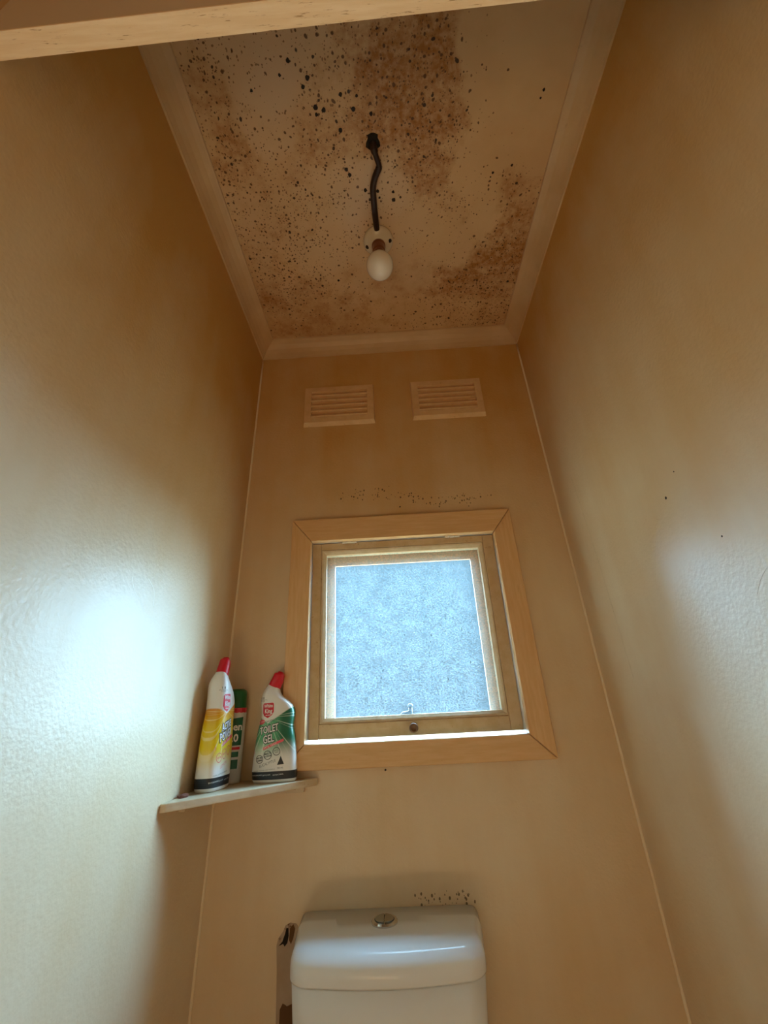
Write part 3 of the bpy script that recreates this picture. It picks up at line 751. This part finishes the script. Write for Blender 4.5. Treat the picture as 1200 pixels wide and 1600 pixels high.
can_patch(-1.0, 1.15, 0.072, 0.122, M['p_green'], slope=0.006)
can_patch(-1.0, 1.05, 0.064, 0.069, M['p_red'], 'stripe')
can_patch(-0.9, 0.95, 0.050, 0.060, M['p_green'], 'stripe'); can_patch(-0.9, 0.95, 0.028, 0.045, M['p_green'])
def can_text(body, a, z, size, m):
    me = text_mesh(body, size, 0, size * .03)
    for v in me.vertices: v.co = Vector(on_can(a + v.co.x / R, z + v.co.y, 0.0007))
    me.materials.clear(); return link_mesh('lettering', me, m, can)
can_text('Glen', 0.25, 0.108, 0.021, M['p_white']); can_text('20', 0.35, 0.086, 0.021, M['p_white'])

# brown scrap lying on the left end of the shelf
bm = bmesh.new(); rnd = random.Random(4); ring = []
for i in range(14):
    a = 2 * math.pi * i / 14; r = 0.011 * (1 + rnd.uniform(-.25, .25)); ring.append((r * math.cos(a) * 0.8, r * math.sin(a) * 1.3))
tp = [bm.verts.new((x, y, 0.004 + 0.004 * math.sin(7 * x * 100) * .3)) for x, y in ring]; lo = [bm.verts.new((x * .92, y * .92, 0.0)) for x, y in ring]; cc = bm.verts.new((0, 0, 0.0065))
for i in range(14):
    j = (i + 1) % 14; bm.faces.new((tp[i], tp[j], lo[j], lo[i])); bm.faces.new((cc, tp[j], tp[i]))
bm.faces.new(lo[::-1])
o = from_bm('brown_scrap', bm, M['leaf']); o.location = (0.013, -0.176, SHZ); tag(o, 'small flat brown scrap on the left end of the corner shelf', 'scrap')

# ------------------------------------------------------------------ cistern
CZ = Z0 - 1.488
cis = empty('toilet_cistern', (0.374, 0, CZ - 0.36)); tag(cis, 'white plastic toilet cistern with chrome push button, under the window', 'cistern')
def plan(half, front, corner, yb=-0.002, seg=10):
    """rounded, forward-bowed outline seen from above, anticlockwise from the back right"""
    pts = [(half, yb), (half * 0.985, -0.05)]
    bow = lambda x: front + 0.022 * (x / half) ** 2
    hx = half * 0.935
    ex = hx - corner
    for i in range(seg + 1):
        a = math.pi / 2 * i / seg
        pts.append((ex + corner * math.cos(a), bow(ex) + corner - corner * math.sin(a)))
    for i in range(1, 12):
        x = ex - 2 * ex * i / 12; pts.append((x, bow(x)))
    for i in range(seg + 1):
        a = math.pi / 2 * (1 - i / seg)
        pts.append((-(ex + corner * math.cos(a)), bow(ex) + corner - corner * math.sin(a)))
    pts += [(-half * 0.985, -0.05), (-half, yb)]
    return pts
def stack(name, levels, m, parent, dz):
    bm = bmesh.new(); rings = []
    for half, front, corner, z in levels:
        rings.append([bm.verts.new((x, y, z + dz)) for x, y in plan(half, front, corner)])
    for p, q in zip(rings, rings[1:]):
        k = len(p)
        for i in range(k): bm.faces.new((p[i], p[(i + 1) % k], q[(i + 1) % k], q[i]))
    bm.faces.new(rings[0][::-1]); bm.faces.new(rings[-1])
    return from_bm(name, bm, m, parent, smooth=True)
D = 0.36
lid_lv = [(0.1695, -0.166, 0.036, -0.040), (0.1735, -0.1705, 0.038, -0.0398), (0.1745, -0.172, 0.040, -0.037)]
for i in range(9):
    a = math.pi / 2 * i / 8; rr = 0.024
    lid_lv.append((0.1745 - rr * .55 * (1 - math.cos(a)), -0.172 + rr * 1.35 * (1 - math.cos(a)), 0.040 - 0.004 * (1 - math.cos(a)), -0.024 + rr * math.sin(a)))
lid_lv += [(0.15, -0.125, 0.03, 0.0012), (0.10, -0.10, 0.02, 0.0018)]
lid = stack('lid', lid_lv, M['white_plastic'], cis, D)
stack('tank', [(0.145, -0.135, 0.035, -0.36), (0.152, -0.145, 0.04, -0.352), (0.168, -0.165, 0.04, -0.10), (0.1715, -0.1695, 0.039, -0.0425), (0.168, -0.165, 0.036, -0.0412)], M['white_plastic'], cis, D)
bx, by = -0.006, -0.064
bm = bmesh.new(); lathe(bm, [(0.0245, D + 0.0005), (0.0245, D + 0.004), (0.0225, D + 0.0065), (0.0185, D + 0.0065), (0.018, D + 0.0035)], (bx, by, 0), 36); but = from_bm('button_ring', bm, M['chrome'], cis, smooth=False)
for s in (-1, 1):           # two half-moon buttons with a gap between them
    bm = bmesh.new(); pr = [(0.0008, -0.0168), (0.0008, 0.0168)]
    arc = [(0.0008 + 0.0165 * math.cos(a), 0.0168 * math.sin(a)) for a in (math.pi / 2 - math.pi * i / 14 for i in range(15))]
    tp = [bm.verts.new((bx + s * x, by + y, D + 0.0075 + 0.0012 * (1 - (x / 0.0168) ** 2))) for x, y in arc]; lo = [bm.verts.new((bx + s * x, by + y, D + 0.002)) for x, y in arc]
    for i in range(15):
        j = (i + 1) % 15; bm.faces.new((tp[i], tp[j], lo[j], lo[i]))
    bm.faces.new(tp); bm.faces.new(lo[::-1]); from_bm('push_button', bm, M['chrome_dark'], cis)

# ------------------------------------------------------------------ damaged plaster beside the cistern (part of the back wall)
def ragged(name, pts, m, y=-0.0012):
    bm = bmesh.new(); f = [bm.verts.new((x, y, Z0 + z)) for x, z in pts]; b = [bm.verts.new((x, 0.0, Z0 + z)) for x, z in pts]
    k = len(pts)
    for i in range(k): bm.faces.new((f[i], f[(i + 1) % k], b[(i + 1) % k], b[i]))
    bm.faces.new(f); return from_bm(name, bm, m, wall_back)
ragged('bare_plaster', [(.163,-1.70),(.160,-1.62),(.158,-1.57),(.155,-1.535),(.158,-1.525),(.166,-1.516),(.171,-1.507),(.180,-1.503),(.192,-1.505),(.205,-1.52),(.205,-1.70)], M['plaster'], -0.0010)
ragged('plaster_hole', [(.159,-1.536),(.166,-1.530),(.171,-1.518),(.173,-1.510),(.177,-1.511),(.178,-1.522),(.176,-1.532),(.171,-1.537),(.168,-1.533)], M['black'], -0.0016)
ragged('rotten_edge', [(.180,-1.511),(.186,-1.505),(.190,-1.512),(.187,-1.526),(.183,-1.534),(.179,-1.528)], M['rot'], -0.0016)
ragged('rotten_edge', [(.168,-1.70),(.167,-1.622),(.172,-1.614),(.180,-1.618),(.205,-1.61),(.205,-1.70)], M['rot'], -0.0016)
ragged('rotten_edge', [(.183,-1.57),(.186,-1.568),(.187,-1.574),(.184,-1.576)], M['rot'], -0.0016)

# ------------------------------------------------------------------ ceiling lamp: batten holder and opal bulb
LX, LY = 0.431, -0.357
lamp = empty('ceiling_lamp', (LX, LY, CEIL)); tag(lamp, 'bare white opal bulb in a porcelain batten holder on the ceiling', 'lamp')
bm = bmesh.new(); lathe(bm, [(0.041, 0.0), (0.041, -0.007), (0.038, -0.011), (0.030, -0.015), (0.021, -0.022), (0.020, -0.024)], seg=36); from_bm('base_plate', bm, M['ceramic'], lamp, smooth=True)
bm = bmesh.new(); lathe(bm, [(0.019, -0.020), (0.019, -0.030), (0.0175, -0.032), (0.0175, -0.050), (0.0155, -0.054), (0.0155, -0.062)], seg=28); from_bm('socket', bm, M['bakelite'], lamp, smooth=False)
prof = [(0.0135, -0.050), (0.0135, -0.066), (0.016, -0.074), (0.023, -0.085)]
for i in range(1, 13):
    a = math.radians(-42 + 132 * i / 12.0); prof.append((max(0.036 * math.cos(a), 0.0008), -0.111 - 0.0385 * math.sin(a)))
bm = bmesh.new(); lathe(bm, prof, seg=40); from_bm('bulb', bm, M['opal'], lamp, smooth=True)
for a in (math.radians(165), math.radians(-8)):
    bm = bmesh.new(); lathe(bm, [(0.0055, 0.004), (0.0055, -0.0015), (0.004, -0.003)], seg=14); o = from_bm('screw', bm, M['mouldspot'], lamp); o.location = (0.032 * math.cos(a), 0.032 * math.sin(a), -0.0125)

# black cable from the hole in the ceiling to the lamp
cb = [(.430,-.576,CEIL + .0), (.432,-.568,CEIL - .012), (.436,-.556,CEIL - .016), (.4415,-.540,CEIL - .014), (.4405,-.532,CEIL - .013), (.431,-.515,CEIL - .013), (.4245,-.492,CEIL - .012), (.4245,-.465,CEIL - .012), (.426,-.430,CEIL - .011), (.428,-.400,CEIL - .010), (.429,-.392,CEIL - .009)]
pts = catmull(cb, 4); bm = bmesh.new()
tube(bm, pts, [0.0085 if i < 6 else (0.0062 if i < 15 else 0.0078) for i in range(len(pts))], 12)
tag(from_bm('electrical_cable', bm, M['cable'], smooth=True), 'kinked black cable running from the ceiling hole to the lamp', 'cable')
